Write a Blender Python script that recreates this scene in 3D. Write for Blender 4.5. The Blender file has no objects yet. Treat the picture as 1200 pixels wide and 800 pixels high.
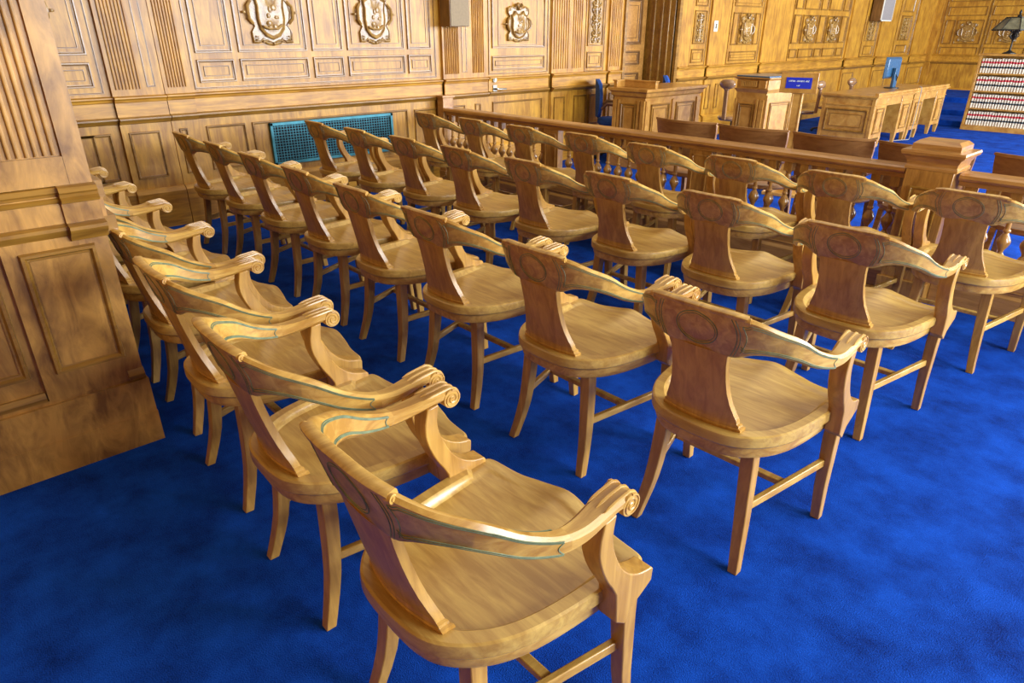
import bpy, math, random
from mathutils import Vector, Matrix
random.seed(7)
S = bpy.context.scene
COL = S.collection
PI = math.pi

# ------------------------------------------------------------------ camera
cd = bpy.data.cameras.new('camera'); cam = bpy.data.objects.new('camera', cd); COL.objects.link(cam)
cd.sensor_width = 36; cd.lens = 775/1200*36; cd.clip_start = .05
cam.location = (0, 0, 1.54); cam.rotation_euler = (math.radians(65), 0, math.radians(47.8))
S.camera = cam
# ------------------------------------------------------------------ world, windows' daylight, exposure
w = bpy.data.worlds.new('world'); S.world = w; w.use_nodes = True
nt = w.node_tree; bgn = nt.nodes['Background']
tc = nt.nodes.new('ShaderNodeTexCoord'); sp = nt.nodes.new('ShaderNodeSeparateXYZ'); rp = nt.nodes.new('ShaderNodeValToRGB')
nt.links.new(tc.outputs['Generated'], sp.inputs[0]); nt.links.new(sp.outputs['Z'], rp.inputs[0]); nt.links.new(rp.outputs[0], bgn.inputs['Color'])
rp.color_ramp.elements[0].position = 0.0; rp.color_ramp.elements[0].color = (.92, .62, .36, 1)
rp.color_ramp.elements[1].position = 0.7; rp.color_ramp.elements[1].color = (1, .93, .82, 1)
bgn.inputs['Strength'].default_value = .38
WINY = [3.2, 5.9, 8.6, 11.3, 14.0, 16.7]
for i, wy in enumerate(WINY):
    ld = bpy.data.lights.new('window_daylight', 'AREA'); ld.shape = 'RECTANGLE'; ld.size = 2.9; ld.size_y = 1.9
    ld.energy = 560; ld.color = (.80, .90, 1.0)
    lo = bpy.data.objects.new('window_daylight', ld); COL.objects.link(lo)
    lo.location = (4.45, wy, 2.2); lo.rotation_euler = (0, PI/2, 0)
cl = bpy.data.lights.new('overhead_warm_fill', 'AREA'); cl.shape = 'RECTANGLE'; cl.size = 5; cl.size_y = 9; cl.energy = 170; cl.color = (1, .86, .66)  # added warm fill from overhead, no such lamp in view
co = bpy.data.objects.new('overhead_warm_fill', cl); COL.objects.link(co); co.location = (-2.5, 7, 5.2)
S.view_settings.view_transform = 'Standard'; S.view_settings.look = 'None'
S.view_settings.gamma = 1; S.view_settings.use_curve_mapping = False
S.view_settings.exposure = 0.0

# ------------------------------------------------------------------ materials
def wood(name, c1, c2, rough=.38, coat=.25, scale=(3, 26, 26), bump=.06, fig=.35, coatr=.25):
    m = bpy.data.materials.new(name); m.use_nodes = True; n = m.node_tree.nodes; l = m.node_tree.links
    b = n['Principled BSDF']
    t = n.new('ShaderNodeTexCoord'); oi = n.new('ShaderNodeObjectInfo')
    mp = n.new('ShaderNodeMapping'); mp.inputs['Scale'].default_value = scale
    add = n.new('ShaderNodeVectorMath'); add.operation = 'ADD'
    sc = n.new('ShaderNodeMath'); sc.operation = 'MULTIPLY'; sc.inputs[1].default_value = 9.0
    l.new(oi.outputs['Random'], sc.inputs[0]); l.new(t.outputs['Object'], add.inputs[0]); l.new(sc.outputs[0], add.inputs[1])
    l.new(add.outputs[0], mp.inputs['Vector'])
    n1 = n.new('ShaderNodeTexNoise'); n1.inputs['Scale'].default_value = 1.6; n1.inputs['Detail'].default_value = 7; n1.inputs['Roughness'].default_value = .62; n1.inputs['Distortion'].default_value = .7
    n2 = n.new('ShaderNodeTexNoise'); n2.inputs['Scale'].default_value = 5.0; n2.inputs['Detail'].default_value = 3
    l.new(mp.outputs[0], n1.inputs['Vector']); l.new(add.outputs[0], n2.inputs['Vector'])
    mx = n.new('ShaderNodeMix'); mx.data_type = 'FLOAT'; mx.inputs[0].default_value = fig
    l.new(n1.outputs['Fac'], mx.inputs[2]); l.new(n2.outputs['Fac'], mx.inputs[3])
    r = n.new('ShaderNodeValToRGB'); e = r.color_ramp.elements
    e[0].position = .40; e[0].color = (*c1, 1); e[1].position = .62; e[1].color = (*c2, 1)
    l.new(mx.outputs[0], r.inputs[0]); l.new(r.outputs[0], b.inputs['Base Color'])
    b.inputs['Roughness'].default_value = rough; b.inputs['Coat Weight'].default_value = coat; b.inputs['Coat Roughness'].default_value = coatr
    bp = n.new('ShaderNodeBump'); bp.inputs['Strength'].default_value = bump; bp.inputs['Distance'].default_value = .004
    l.new(n1.outputs['Fac'], bp.inputs['Height']); l.new(bp.outputs[0], b.inputs['Normal'])
    return m
def plain(name, c, rough=.5, metal=0., coat=0., noise=0., nscale=40):
    m = bpy.data.materials.new(name); m.use_nodes = True; n = m.node_tree.nodes; l = m.node_tree.links
    b = n['Principled BSDF']; b.inputs['Roughness'].default_value = rough; b.inputs['Metallic'].default_value = metal; b.inputs['Coat Weight'].default_value = coat
    t = n.new('ShaderNodeTexCoord'); nz = n.new('ShaderNodeTexNoise'); nz.inputs['Scale'].default_value = nscale; nz.inputs['Detail'].default_value = 4
    l.new(t.outputs['Object'], nz.inputs['Vector'])
    r = n.new('ShaderNodeValToRGB'); k = noise
    r.color_ramp.elements[0].position = .3; r.color_ramp.elements[1].position = .7
    r.color_ramp.elements[0].color = (c[0]*(1-k), c[1]*(1-k), c[2]*(1-k), 1); r.color_ramp.elements[1].color = (min(1, c[0]*(1+k)), min(1, c[1]*(1+k)), min(1, c[2]*(1+k)), 1)
    l.new(nz.outputs['Fac'], r.inputs[0]); l.new(r.outputs[0], b.inputs['Base Color'])
    return m
M = {}
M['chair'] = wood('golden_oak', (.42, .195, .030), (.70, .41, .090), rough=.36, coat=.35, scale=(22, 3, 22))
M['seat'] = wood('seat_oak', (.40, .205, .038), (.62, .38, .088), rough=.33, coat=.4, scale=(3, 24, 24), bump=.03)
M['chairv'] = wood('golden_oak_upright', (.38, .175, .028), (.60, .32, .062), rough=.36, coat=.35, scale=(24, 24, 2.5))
M['inlay'] = plain('carved_line', (.17, .20, .10), .5, noise=.3)
M['plug'] = plain('pale_plug', (.75, .74, .70), .35, noise=.1)
M['wall'] = wood('wall_oak', (.33, .13, .007), (.60, .29, .022), rough=.48, coat=.3, scale=(14, 14, 2.0), coatr=.3)
M['wallh'] = wood('wall_oak_rail', (.34, .135, .007), (.61, .29, .022), rough=.48, coat=.3, scale=(20, 2.0, 20), coatr=.3)
M['mould'] = wood('moulding_oak_shaded', (.20, .085, .010), (.36, .17, .022), rough=.30, coat=.4, scale=(14, 2, 14))  # shade on the mouldings put into the colour as a darker oak
M['carve'] = wood('carved_oak', (.22, .10, .018), (.46, .26, .065), rough=.3, coat=.4, scale=(14, 14, 14))
M['pier'] = wood('pier_oak', (.20, .08, .011), (.58, .28, .052), rough=.38, coat=.3, scale=(14, 9.0, 3.0), bump=.04, fig=.45)
M['rail'] = wood('rail_oak', (.33, .14, .028), (.52, .25, .06), rough=.3, coat=.4, scale=(2.5, 22, 22))
M['railv'] = wood('baluster_oak', (.26, .105, .016), (.50, .235, .045), rough=.28, coat=.45, scale=(20, 20, 4))
M['desk'] = wood('desk_oak', (.38, .16, .025), (.58, .30, .062), rough=.34, coat=.4, scale=(6, 6, 6))
M['dark'] = wood('dark_oak', (.13, .055, .013), (.24, .11, .028), rough=.35, coat=.3, scale=(12, 12, 2))
M['brown'] = wood('jury_oak', (.25, .105, .03), (.40, .19, .06), rough=.36, coat=.35, scale=(2.5, 20, 20))
M['gloss'] = plain('polished_brown', (.30, .16, .08), .15, coat=.8, noise=.2, nscale=14)
M['black'] = plain('black_plastic', (.015, .017, .022), .4, noise=.2)
M['bluep'] = plain('blue_grey_plastic', (.025, .085, .17), .3, noise=.15, coat=.3)
M['bluefab'] = plain('blue_fabric', (.012, .07, .32), .8, noise=.3)
M['cream'] = plain('cream_paint', (.74, .70, .58), .5, noise=.05)
M['signblue'] = plain('sign_blue', (.012, .03, .42), .4, noise=.05)
M['white'] = plain('white_letter', (.8, .85, .85), .5, noise=.03)
M['steel'] = plain('brushed_steel', (.30, .28, .24), .35, metal=1, noise=.1)
M['grille'] = plain('teal_metal', (.05, .22, .27), .45, metal=.35, noise=.25, nscale=12)
M['void'] = plain('duct_black', (.006, .006, .012), .9, noise=.2)
M['spk'] = plain('speaker_tan', (.26, .175, .085), .6, noise=.08)
M['spkg'] = plain('speaker_grey_cloth', (.28, .24, .22), .8, noise=.25, nscale=160)
M['paper'] = plain('book_cloth', (.68, .58, .44), .7, noise=.12)
M['redlab'] = plain('red_label', (.50, .02, .03), .5, noise=.1)
M['blklab'] = plain('black_label', (.02, .025, .03), .5, noise=.1)
M['iron'] = plain('wrought_iron', (.03, .025, .02), .45, metal=.6, noise=.2)
M['glass_shade'] = plain('slag_glass', (.16, .14, .08), .3, noise=.6, nscale=9)
M['plaster'] = plain('plaster', (.55, .5, .42), .8, noise=.05)

# carpet
m = bpy.data.materials.new('blue_carpet'); m.use_nodes = True; n = m.node_tree.nodes; l = m.node_tree.links; b = n['Principled BSDF']
t = n.new('ShaderNodeTexCoord')
na = n.new('ShaderNodeTexNoise'); na.inputs['Scale'].default_value = 4.5; na.inputs['Detail'].default_value = 9; na.inputs['Roughness'].default_value = .68
nb = n.new('ShaderNodeTexNoise'); nb.inputs['Scale'].default_value = 260; nb.inputs['Detail'].default_value = 2
l.new(t.outputs['Object'], na.inputs['Vector']); l.new(t.outputs['Object'], nb.inputs['Vector'])
mx = n.new('ShaderNodeMix'); mx.data_type = 'FLOAT'; mx.inputs[0].default_value = .35; l.new(na.outputs['Fac'], mx.inputs[2]); l.new(nb.outputs['Fac'], mx.inputs[3])
r = n.new('ShaderNodeValToRGB'); r.color_ramp.elements[0].position = .33; r.color_ramp.elements[0].color = (.001, .010, .105, 1)
r.color_ramp.elements[1].position = .66; r.color_ramp.elements[1].color = (.007, .088, .58, 1)
l.new(mx.outputs[0], r.inputs[0]); l.new(r.outputs[0], b.inputs['Base Color']); b.inputs['Roughness'].default_value = .95
b.inputs['Specular IOR Level'].default_value = .1
bp = n.new('ShaderNodeBump'); bp.inputs['Strength'].default_value = .5; bp.inputs['Distance'].default_value = .006
l.new(nb.outputs['Fac'], bp.inputs['Height']); l.new(bp.outputs[0], b.inputs['Normal'])
M['carpet'] = m

# ------------------------------------------------------------------ mesh helpers
class MB:
    """collects faces; build() links them as one mesh object"""
    def __init__(s, T=None): s.v = []; s.f = []; s.mi = []; s.T = T or Matrix.Identity(4)
    def add(s, vs, fs, mi=0):
        o = len(s.v); s.v += [tuple(s.T @ Vector(p)) for p in vs]; s.f += [tuple(i+o for i in f) for f in fs]; s.mi += [mi]*len(fs)
    def box(s, x0, x1, y0, y1, z0, z1, mi=0):
        s.add([(x0,y0,z0),(x1,y0,z0),(x1,y1,z0),(x0,y1,z0),(x0,y0,z1),(x1,y0,z1),(x1,y1,z1),(x0,y1,z1)],
              [(0,3,2,1),(4,5,6,7),(0,1,5,4),(1,2,6,5),(2,3,7,6),(3,0,4,7)], mi)
    def frustum(s, c0, a0, c1, a1, mi=0):
        """box between rectangle (cx,cy,z) half sizes a0 and another"""
        def rc(c, a): return [(c[0]-a[0],c[1]-a[1],c[2]),(c[0]+a[0],c[1]-a[1],c[2]),(c[0]+a[0],c[1]+a[1],c[2]),(c[0]-a[0],c[1]+a[1],c[2])]
        s.add(rc(c0,a0)+rc(c1,a1), [(0,3,2,1),(4,5,6,7),(0,1,5,4),(1,2,6,5),(2,3,7,6),(3,0,4,7)], mi)
    def loops(s, rings, closed=True, cap=True, mi=0):
        n = len(rings[0]); vs = [p for r in rings for p in r]; fs = []
        for i in range(len(rings)-1):
            for j in range(n if closed else n-1):
                k = (j+1) % n; fs.append((i*n+j, i*n+k, (i+1)*n+k, (i+1)*n+j))
        if cap: fs.append(tuple(range(n-1,-1,-1))); fs.append(tuple((len(rings)-1)*n+j for j in range(n)))
        s.add(vs, fs, mi)
    def bar(s, p0, p1, w, h, mi=0, up=(0,0,1)):
        p0, p1 = Vector(p0), Vector(p1); d = (p1-p0).normalized(); u = Vector(up); a = d.cross(u).normalized(); c = a.cross(d)
        r = lambda p: [tuple(p+a*sx*w/2+c*sy*h/2) for sx, sy in ((-1,-1),(1,-1),(1,1),(-1,1))]
        s.loops([r(p0), r(p1)], mi=mi)
    def tube(s, pts, r, n=6, mi=0, cap=True):
        pts = [Vector(p) for p in pts]; rings = []; prev = None
        for i, p in enumerate(pts):
            d = (pts[min(i+1,len(pts)-1)]-pts[max(i-1,0)]);
            if d.length < 1e-9: d = Vector((0,0,1))
            d.normalize()
            if prev is None: prev = d.orthogonal().normalized()
            a = (prev-d*prev.dot(d)); a = a.normalized() if a.length > 1e-6 else d.orthogonal().normalized(); prev = a; c = d.cross(a)
            rr = r[i] if isinstance(r, (list, tuple)) else r
            rings.append([tuple(p+(a*math.cos(2*PI*k/n)+c*math.sin(2*PI*k/n))*rr) for k in range(n)])
        s.loops(rings, cap=cap, mi=mi)
    def lathe(s, prof, c=(0,0,0), n=16, mi=0):
        s.loops([[(c[0]+r*math.cos(2*PI*k/n), c[1]+r*math.sin(2*PI*k/n), c[2]+z) for k in range(n)] for r, z in prof], mi=mi)
    def prism(s, poly, axis, a, b, mi=0):
        """poly in the plane normal to axis; extruded from a to b"""
        def P(p, t): return (t,p[0],p[1]) if axis == 'x' else (p[0],t,p[1]) if axis == 'y' else (p[0],p[1],t)
        s.loops([[P(p,a) for p in poly], [P(p,b) for p in poly]], mi=mi)
    def ball(s, c, r, n=10, mi=0):
        rx, ry, rz = r if isinstance(r, tuple) else (r, r, r)
        m_ = n//2; rings = []
        for i in range(1, m_):
            a = PI*i/m_; rings.append([(c[0]+rx*math.sin(a)*math.cos(2*PI*k/n), c[1]+ry*math.sin(a)*math.sin(2*PI*k/n), c[2]-rz*math.cos(a)) for k in range(n)])
        s.loops(rings, mi=mi)
    def build(s, name, mats, parent=None, bevel=0, smooth=35, loc=None, seg=2):
        me = bpy.data.meshes.new(name); me.from_pydata(s.v, [], s.f); me.update()
        if not isinstance(mats, (list, tuple)): mats = [mats]
        for q in mats: me.materials.append(q)
        me.polygons.foreach_set('material_index', s.mi)
        import bmesh
        bm = bmesh.new(); bm.from_mesh(me); bmesh.ops.recalc_face_normals(bm, faces=bm.faces); bm.to_mesh(me); bm.free()
        if smooth: me.polygons.foreach_set('use_smooth', [True]*len(me.polygons)); me.set_sharp_from_angle(angle=math.radians(smooth))
        o = bpy.data.objects.new(name, me); COL.objects.link(o)
        if parent: o.parent = parent
        if loc: o.location = loc
        if bevel:
            bv = o.modifiers.new('bevel', 'BEVEL'); bv.width = bevel; bv.segments = seg; bv.limit_method = 'ANGLE'; bv.angle_limit = math.radians(40); bv.harden_normals = False
        return o
def empty(name, loc=(0,0,0), rz=0):
    o = bpy.data.objects.new(name, None); o.empty_display_size = .1; COL.objects.link(o); o.location = loc; o.rotation_euler = (0,0,rz); return o
def tag(o, label, cat, group=None):
    o['label'] = label; o['category'] = cat
    if group: o['group'] = group
    return o
def struct(o): o['kind'] = 'structure'; return o
def copy_tree(o, parent=None):
    c = o.copy(); COL.objects.link(c); c.parent = parent
    for ch in [q for q in bpy.data.objects if q.parent == o]: copy_tree(ch, c)
    return c
def catmull(P, per=6):
    P = [tuple(p) for p in P]; out = []
    Q = [P[0]]+P+[P[-1]]
    for i in range(1, len(Q)-2):
        p0,p1,p2,p3 = Q[i-1],Q[i],Q[i+1],Q[i+2]
        for k in range(per):
            t = k/per
            out.append(tuple(.5*((2*b)+(-a+c)*t+(2*a-5*b+4*c-d)*t*t+(-a+3*b-3*c+d)*t**3) for a,b,c,d in zip(p0,p1,p2,p3)))
    out.append(P[-1]); return out

# ------------------------------------------------------------------ the room
WX = -6.3; FY = 19.4
f = MB(); f.box(-9, 8, -4, FY+.2, -.1, 0); struct(f.build('floor', M['carpet']))

class Face:
    """panelled joinery on a wall face: local u runs along the wall, n sticks out of it"""
    def __init__(s, o, u, nn):
        u = Vector(u); nn = Vector(nn)
        T = Matrix(((nn.x, u.x, 0, o[0]), (nn.y, u.y, 0, o[1]), (nn.z, u.z, 1, o[2]), (0,0,0,1)))
        s.mb = MB(T); s.T = T
    # materials: 0 upright oak, 1 rail oak, 2 moulding
    def slab(s, u0, u1, z0, z1, d, d0=-.12, mi=0): s.mb.box(d0, d, u0, u1, z0, z1, mi)
    def ring(s, u0, u1, z0, z1, base, w, h, mi=2):
        def rr(k, x): return [(x,u0+k,z0+k),(x,u1-k,z0+k),(x,u1-k,z1-k),(x,u0+k,z1-k)]
        s.mb.loops([rr(0,base), rr(w*.15,base+h), rr(w*.5,base+h), rr(w*.75,base+h*.35), rr(w,base+h*.3), rr(w,base-.004)], cap=False, mi=mi)
    def panel(s, u0, u1, z0, z1, base=0., w=.022, h=.012, inner=.05, field=True):
        w *= 1.15; h *= 1.5
        s.ring(u0, u1, z0, z1, base, w, h)
        if field and (u1-u0) > 2.6*inner and (z1-z0) > 2.6*inner:
            s.ring(u0+inner, u1-inner, z0+inner, z1-inner, base, .011, .010)
            s.mb.box(base-.01, base+.004, u0+inner+.009, u1-inner-.009, z0+inner+.009, z1-inner-.009, 0)
        elif field:
            s.mb.box(base-.01, base+.004, u0+w+.012, u1-w-.012, z0+w+.012, z1-w-.012, 0)
    def flutes(s, u0, u1, z0, z1, base, n, d=.014):
        p = (u1-u0)/n
        for i in range(n):
            a = u0+i*p; s.mb.loops([[(base-.002,a+p*.05,z),(base+d*.8,a+p*.12,z),(base+d,a+p*.25,z),(base+d,a+p*.42,z),(base+d*.8,a+p*.55,z),(base-.002,a+p*.62,z)] for z in (z0, z1)], mi=0)
    def profile(s, u0, u1, pts, d0=-.12, mi=1):
        """moulding with (n,z) outline run along u"""
        poly = [(d0, pts[0][1])]+list(pts)+[(d0, pts[-1][1])]
        s.mb.loops([[(p[0],u,p[1]) for p in poly] for u in (u0, u1)], mi=mi)
    def dado(s, u0, u1, off=0.):
        s.profile(u0, u1, [(.05+off,0),(.05+off,.30),(.04+off,.315),(.02+off,.335)], mi=1)
        s.profile(u0, u1, [(.012+off,.865),(.028+off,.872),(.035+off,.885),(.055+off,.90),(.055+off,.912),(.022+off,.922)], mi=2)
        s.slab(u0, u1, .922, 1.03, .018+off, mi=1)
        s.profile(u0, u1, [(.018+off,1.03),(.026+off,1.035),(.03+off,1.05),(.048+off,1.062),(.048+off,1.072),(.02+off,1.08)], mi=1)
    def base(s, u0, u1, z1, off=0.): s.slab(u0, u1, 0, z1, off, mi=0)

TOP = 2.7
L = Face((WX, 0, 0), (0,1,0), (1,0,0))
L.base(-4, 5.31, TOP); L.base(6.35, 7.75, TOP); L.base(8.93, FY+.15, TOP); L.slab(5.31, 6.35, 2.35, TOP, 0)
L.slab(7.75, 8.93, 2.6, TOP, 0)
def pil(a, bb, nf=8, side=None, off=.03):
    L.slab(a, bb, .3, TOP, off, mi=0); L.dado(a, bb, off)
    if nf:
        fa, fb = (a+.03, bb-.03)
        if side == 'R': fb = bb-.16; L.ring(bb-.125, bb-.055, 1.14, 2.62, off, .012, .006)
        if side == 'L': fa = a+.16; L.ring(a+.055, a+.125, 1.14, 2.62, off, .012, .006)
        L.flutes(fa, fb, 1.13, 2.62, off, nf)
    L.panel(a+.05, bb-.10, .42, .80, off, w=.018, h=.01, field=False)
# left bay (partly behind the pier)
L.dado(-4, 1.40)
for a in (-1.6, -.6, .42): L.panel(a, a+.88, 1.385, 2.5); L.panel(a, a+.88, 1.15, 1.335)
L.ring(-1.7, 1.355, 1.10, 2.62, 0, .014, .010)
for a in (-.55, .36): L.panel(a, a+.85, .42, .80, w=.02, field=False)
L.panel(1.03, 1.33, .42, .80, w=.02, field=False)
pil(1.40, 1.79, 8, 'R', .035)
pil(1.80, 2.02, 7, None, .02)
# shield bay
L.dado(2.02, 4.66)
L.ring(2.05, 4.60, 1.10, 2.62, 0, .016, .011)
for a, bb in ((2.10,2.42),(2.47,3.12),(3.17,3.49),(3.54,4.20),(4.24,4.54)):
    L.panel(a, bb, 1.385, 2.55, inner=.055); L.panel(a, bb, 1.15, 1.335)
L.panel(2.08, 2.43, .42, .80, w=.02, field=False); L.panel(2.49, 4.19, .38, .80, w=.02, field=False); L.panel(4.28, 4.60, .42, .79, w=.02, field=False)
pil(4.67, 5.055, 9, 'R', .035)
pil(5.065, 5.30, 7, None, .02)
pil(6.36, 6.71, 7, None, .02)
# carved strip bay
L.dado(6.72, 7.42); L.panel(6.80, 7.05, .42, .80, w=.018, field=False); L.panel(7.1, 7.36, .42, .80, w=.018, field=False)
L.ring(6.98, 7.36, 1.08, 2.6, 0, .014, .01); L.panel(7.02, 7.32, 1.385, 1.98, w=.018, field=False); L.panel(7.02, 7.32, 1.12, 1.32, w=.018); L.panel(7.02,7.32,2.04,2.5,w=.018)
L.flutes(6.75, 6.94, 1.13, 2.6, 0, 5)
pil(7.43, 7.70, 6, None, .03); L.slab(7.70, 7.75, 0, TOP, .06, mi=2)
# doorway recess
L.slab(8.93, 9.0, 0, TOP, .05, mi=2)
pil(9.0, 9.30, 0); L.dado(9.30, 9.78)
L.ring(9.33, 9.76, 1.08, 2.6, 0, .014, .01); L.panel(9.38, 9.70, 1.385, 1.85, w=.018, field=False); L.panel(9.38, 9.70, 1.12, 1.32, w=.018); L.panel(9.38,9.70,1.9,2.3,w=.018)
pil(9.80, 10.07, 0); pil(10.08, 10.33, 0, None, .02)
L.dado(10.33, 11.40); L.ring(10.38, 11.36, 1.08, 2.6, 0, .016, .012)
L.panel(10.45, 11.29, 1.12, 1.27, w=.02); L.panel(10.45, 10.62, 1.36, 1.84, w=.02, field=False); L.panel(10.65, 11.10, 1.36, 1.84, w=.02, field=False); L.panel(11.13, 11.29, 1.36, 1.84, w=.02, field=False); L.panel(10.45, 11.29, 1.92, 2.2, w=.02)
pil(11.42, 11.88, 0); pil(11.90, 12.36, 0, None, .02)
L.dado(12.36, 14.74); L.ring(12.40, 14.70, 1.05, 2.6, 0, .018, .014)
for a, bb in ((12.45,12.72),(12.78,13.36),(13.42,13.70),(13.76,14.30),(14.36,14.64)):
    L.panel(a, bb, 1.36, 1.84, w=.024, h=.018, field=False); L.panel(a, bb, 1.12, 1.28, w=.022, h=.016, field=False); L.panel(a, bb, 1.92, 2.3, w=.022, h=.016, field=False)
pil(14.78, 15.42, 0); L.dado(15.42, 16.28); L.ring(15.5, 16.22, 1.08, 2.6, 0, .02, .016); L.panel(15.65, 16.1, 1.12, 1.3, w=.02, field=False); L.panel(15.6, 16.15, 1.38, 1.86, w=.02, field=False)
pil(16.30, 17.15, 0); L.dado(17.15, 18.3); L.ring(17.2, 18.25, 1.05, 2.6, 0, .03, .025); L.panel(17.4, 18.0, 1.38, 1.9, w=.03, h=.02, field=False); L.panel(17.4, 18.0, 1.12, 1.3, w=.03, field=False); L.panel(17.4, 18.0, 1.96, 2.3, w=.03, field=False)
pil(18.32, 19.38, 0)
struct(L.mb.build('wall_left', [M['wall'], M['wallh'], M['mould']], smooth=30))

# recessed doorway in the left wall
R = MB()
R.box(WX-.62, WX-.56, 7.6, 9.1, 0, 2.62); R.box(WX-.6, WX-.02, 7.70, 7.76, 0, 2.62, 1)
R.box(WX-.6, WX-.02, 8.92, 8.99, 0, 2.62, 1)
for q in (.10, .22, .36): R.box(WX-q-.03, WX-q, 8.895, 8.93, 0, 2.6, 1)
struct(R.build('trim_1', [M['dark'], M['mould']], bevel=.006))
D = Face((WX-.50, 0, 0), (0,1,0), (1,0,0))
D.slab(7.80, 8.88, 0, 2.5, 0, -.05)
D.panel(7.92, 8.76, 1.38, 2.0, w=.04, h=.022, inner=.09); D.panel(7.92, 8.76, 1.10, 1.30, w=.03, h=.018); D.panel(7.92, 8.76, .3, 1.0, w=.03, h=.018); D.panel(7.92, 8.76, 2.08, 2.4, w=.03, h=.018)
struct(D.mb.build('door_2', [M['rail'], M['rail'], M['dark']], smooth=30))

# door with a carved shield
D = Face((WX, 0, 0), (0,1,0), (1,0,0))
D.slab(5.32, 6.34, 0.01, 2.34, -.005, -.05)
D.dado(5.34, 6.32, -.012)
D.ring(5.35, 6.31, 1.10, 2.30, -.005, .016, .012); D.panel(5.40, 6.25, 1.14, 1.30, -.005); D.panel(5.40, 6.25, 1.38, 1.93, -.005, w=.02, field=False); D.panel(5.40,6.25,1.98,2.25,-.005)
D.ring(5.50, 6.12, 1.41, 1.90, -.005, .010, .006)
D.panel(5.40, 6.22, .40, .80, -.005, w=.02, field=False)
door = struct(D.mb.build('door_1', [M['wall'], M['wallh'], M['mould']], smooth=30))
h = MB(); h.tube([(WX+.01,5.43,.945),(WX+.065,5.43,.945),(WX+.07,5.45,.945),(WX+.07,5.56,.94)], .010, 8); h.lathe([(.0,0),(.022,0),(.022,.01),(0,.01)], n=12); h.box(WX+.008, WX+.016, 5.40, 5.46, .91, .985)
h.v = [v for v in h.v]; ho = h.build('door_handle', M['steel'], door); ho['label'] = 'brushed steel lever handle'
h = MB(); h.tube([(WX,5.42,1.045),(WX+.03,5.42,1.045)], .028, 14); h.tube([(WX+.03,5.42,1.045),(WX+.038,5.42,1.045)], .018, 12); ho = h.build('door_lock', M['steel'], door); ho['label'] = 'round steel lock'

# far wall
Fw = Face((WX, FY, 0), (1,0,0), (0,-1,0))
Fw.base(-.1, 9.0, 3.0); Fw.dado(.1, 9.0)
Fw.slab(0, .17, 0, 3.0, .05)
Fw.ring(.24, 1.16, 1.02, 2.9, 0, .02, .016); Fw.ring(1.16, 2.05, 1.02, 2.9, 0, .02, .016); Fw.ring(2.05, 3.0, 1.02, 2.9, 0, .02, .016); Fw.ring(3.0, 4.0, 1.02, 2.9, 0, .02, .016)
for k, a in enumerate((.30, 1.22, 2.1, 3.06)):
    Fw.panel(a, a+.20 if k == 0 else a+.12, 1.30, 1.82, w=.02, field=False); Fw.panel(a+.25 if k == 0 else a+.16, a+.80, 1.30, 1.82, w=.024, field=False)
    Fw.panel(a, a+.8, 1.05, 1.24, w=.02, field=False); Fw.panel(a, a+.8, 1.9, 2.1, w=.02, field=False); Fw.panel(a, a+.8, 2.2, 2.8, w=.02, field=False)
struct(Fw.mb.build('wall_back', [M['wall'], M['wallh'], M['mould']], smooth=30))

# window wall on the right, behind the camera's right shoulder
Wm = MB(); ys = [-4.0]
edges = []
for wy in WINY: edges += [wy-.98, wy+.98]
seq = [-4.0]+edges+[FY]
for i in range(0, len(seq), 2): Wm.box(4.5, 4.7, seq[i], seq[i+1], 0, 4.0)
for wy in WINY: Wm.box(4.5, 4.7, wy-.98, wy+.98, 0, .7); Wm.box(4.5, 4.7, wy-.98, wy+.98, 3.7, 4.0)
struct(Wm.build('wall_right', M['wall']))
Wb = MB(); Wb.box(-9, 4.7, -1.9, -1.7, 0, 4.0); struct(Wb.build('wall_front_shade', M['wall']))  # unseen wall behind the camera, added to shade the near end
for i, wy in enumerate(WINY):
    q = MB()
    for a in (-.82, 0, .82): q.box(4.53, 4.58, wy+a-.03, wy+a+.03, 1.0, 3.6)
    for z in (1.03, 1.9, 2.75, 3.57): q.box(4.535, 4.575, wy-.82, wy+.82, z-.03, z+.03)
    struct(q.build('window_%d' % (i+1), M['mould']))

# carpeted steps at the far end
st = MB()
for y0, z in ((14.35,.10),(15.3,.2),(17.0,.30)): st.box(WX+.02, -3.75, y0, FY-.02, 0, z)
struct(st.build('trim_2', M['carpet'], bevel=.012))

# ------------------------------------------------------------------ fluted pier at the left
PXX = -2.75
P = Face((PXX, 0, 0), (0,1,0), (1,0,0)); pb = P.mb
pb.box(-.9, 0, -2.6, .485, 0, TOP)
pb.box(-.93, .03, -2.6, .495, 0, .285, 1)
pb.box(-.92, .015, -2.6, .49, .285, .30, 1)
pb.box(-.925, .0325, -2.6, .4975, 0, .135, 1)
pb.box(-.9, .022, .16, .484, .30, 1.03, 0)         # projecting pedestal at the corner
P.profile(-2.6, .155, [(.0,.30),(.022,.302),(.026,.318),(.012,.335)], -.05, 2)
P.profile(.43, .487, [(.03,.297),(.034,.312),(.028,.326),(.022,.335)], -.05, 2)
for a, bb, o in ((-2.6, .40, .0), (.37, .487, .022)):
    P.profile(a, bb, [(o,.872),(.012+o,.876),(.02+o,.89),(.04+o,.905),(.048+o,.918),(.048+o,.93),(.02+o,.938)], -.05, 2)
    P.profile(a, bb, [(.01+o,.938),(.012+o,1.005)], -.05, 1)
    P.profile(a, bb, [(.012+o,1.005),(.03+o,1.01),(.035+o,1.02),(.02+o,1.028),(.022+o,1.038),(.03+o,1.045),(.022+o,1.06),(.005+o,1.065)], -.05, 2)
for z0, z1, dd in ((.872,.938,.045),(.938,1.005,.02),(1.005,1.065,.03)): pb.box(-.9, .0, .40, .485+dd, z0, z1, 2 if z0 != .938 else 1)
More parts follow.
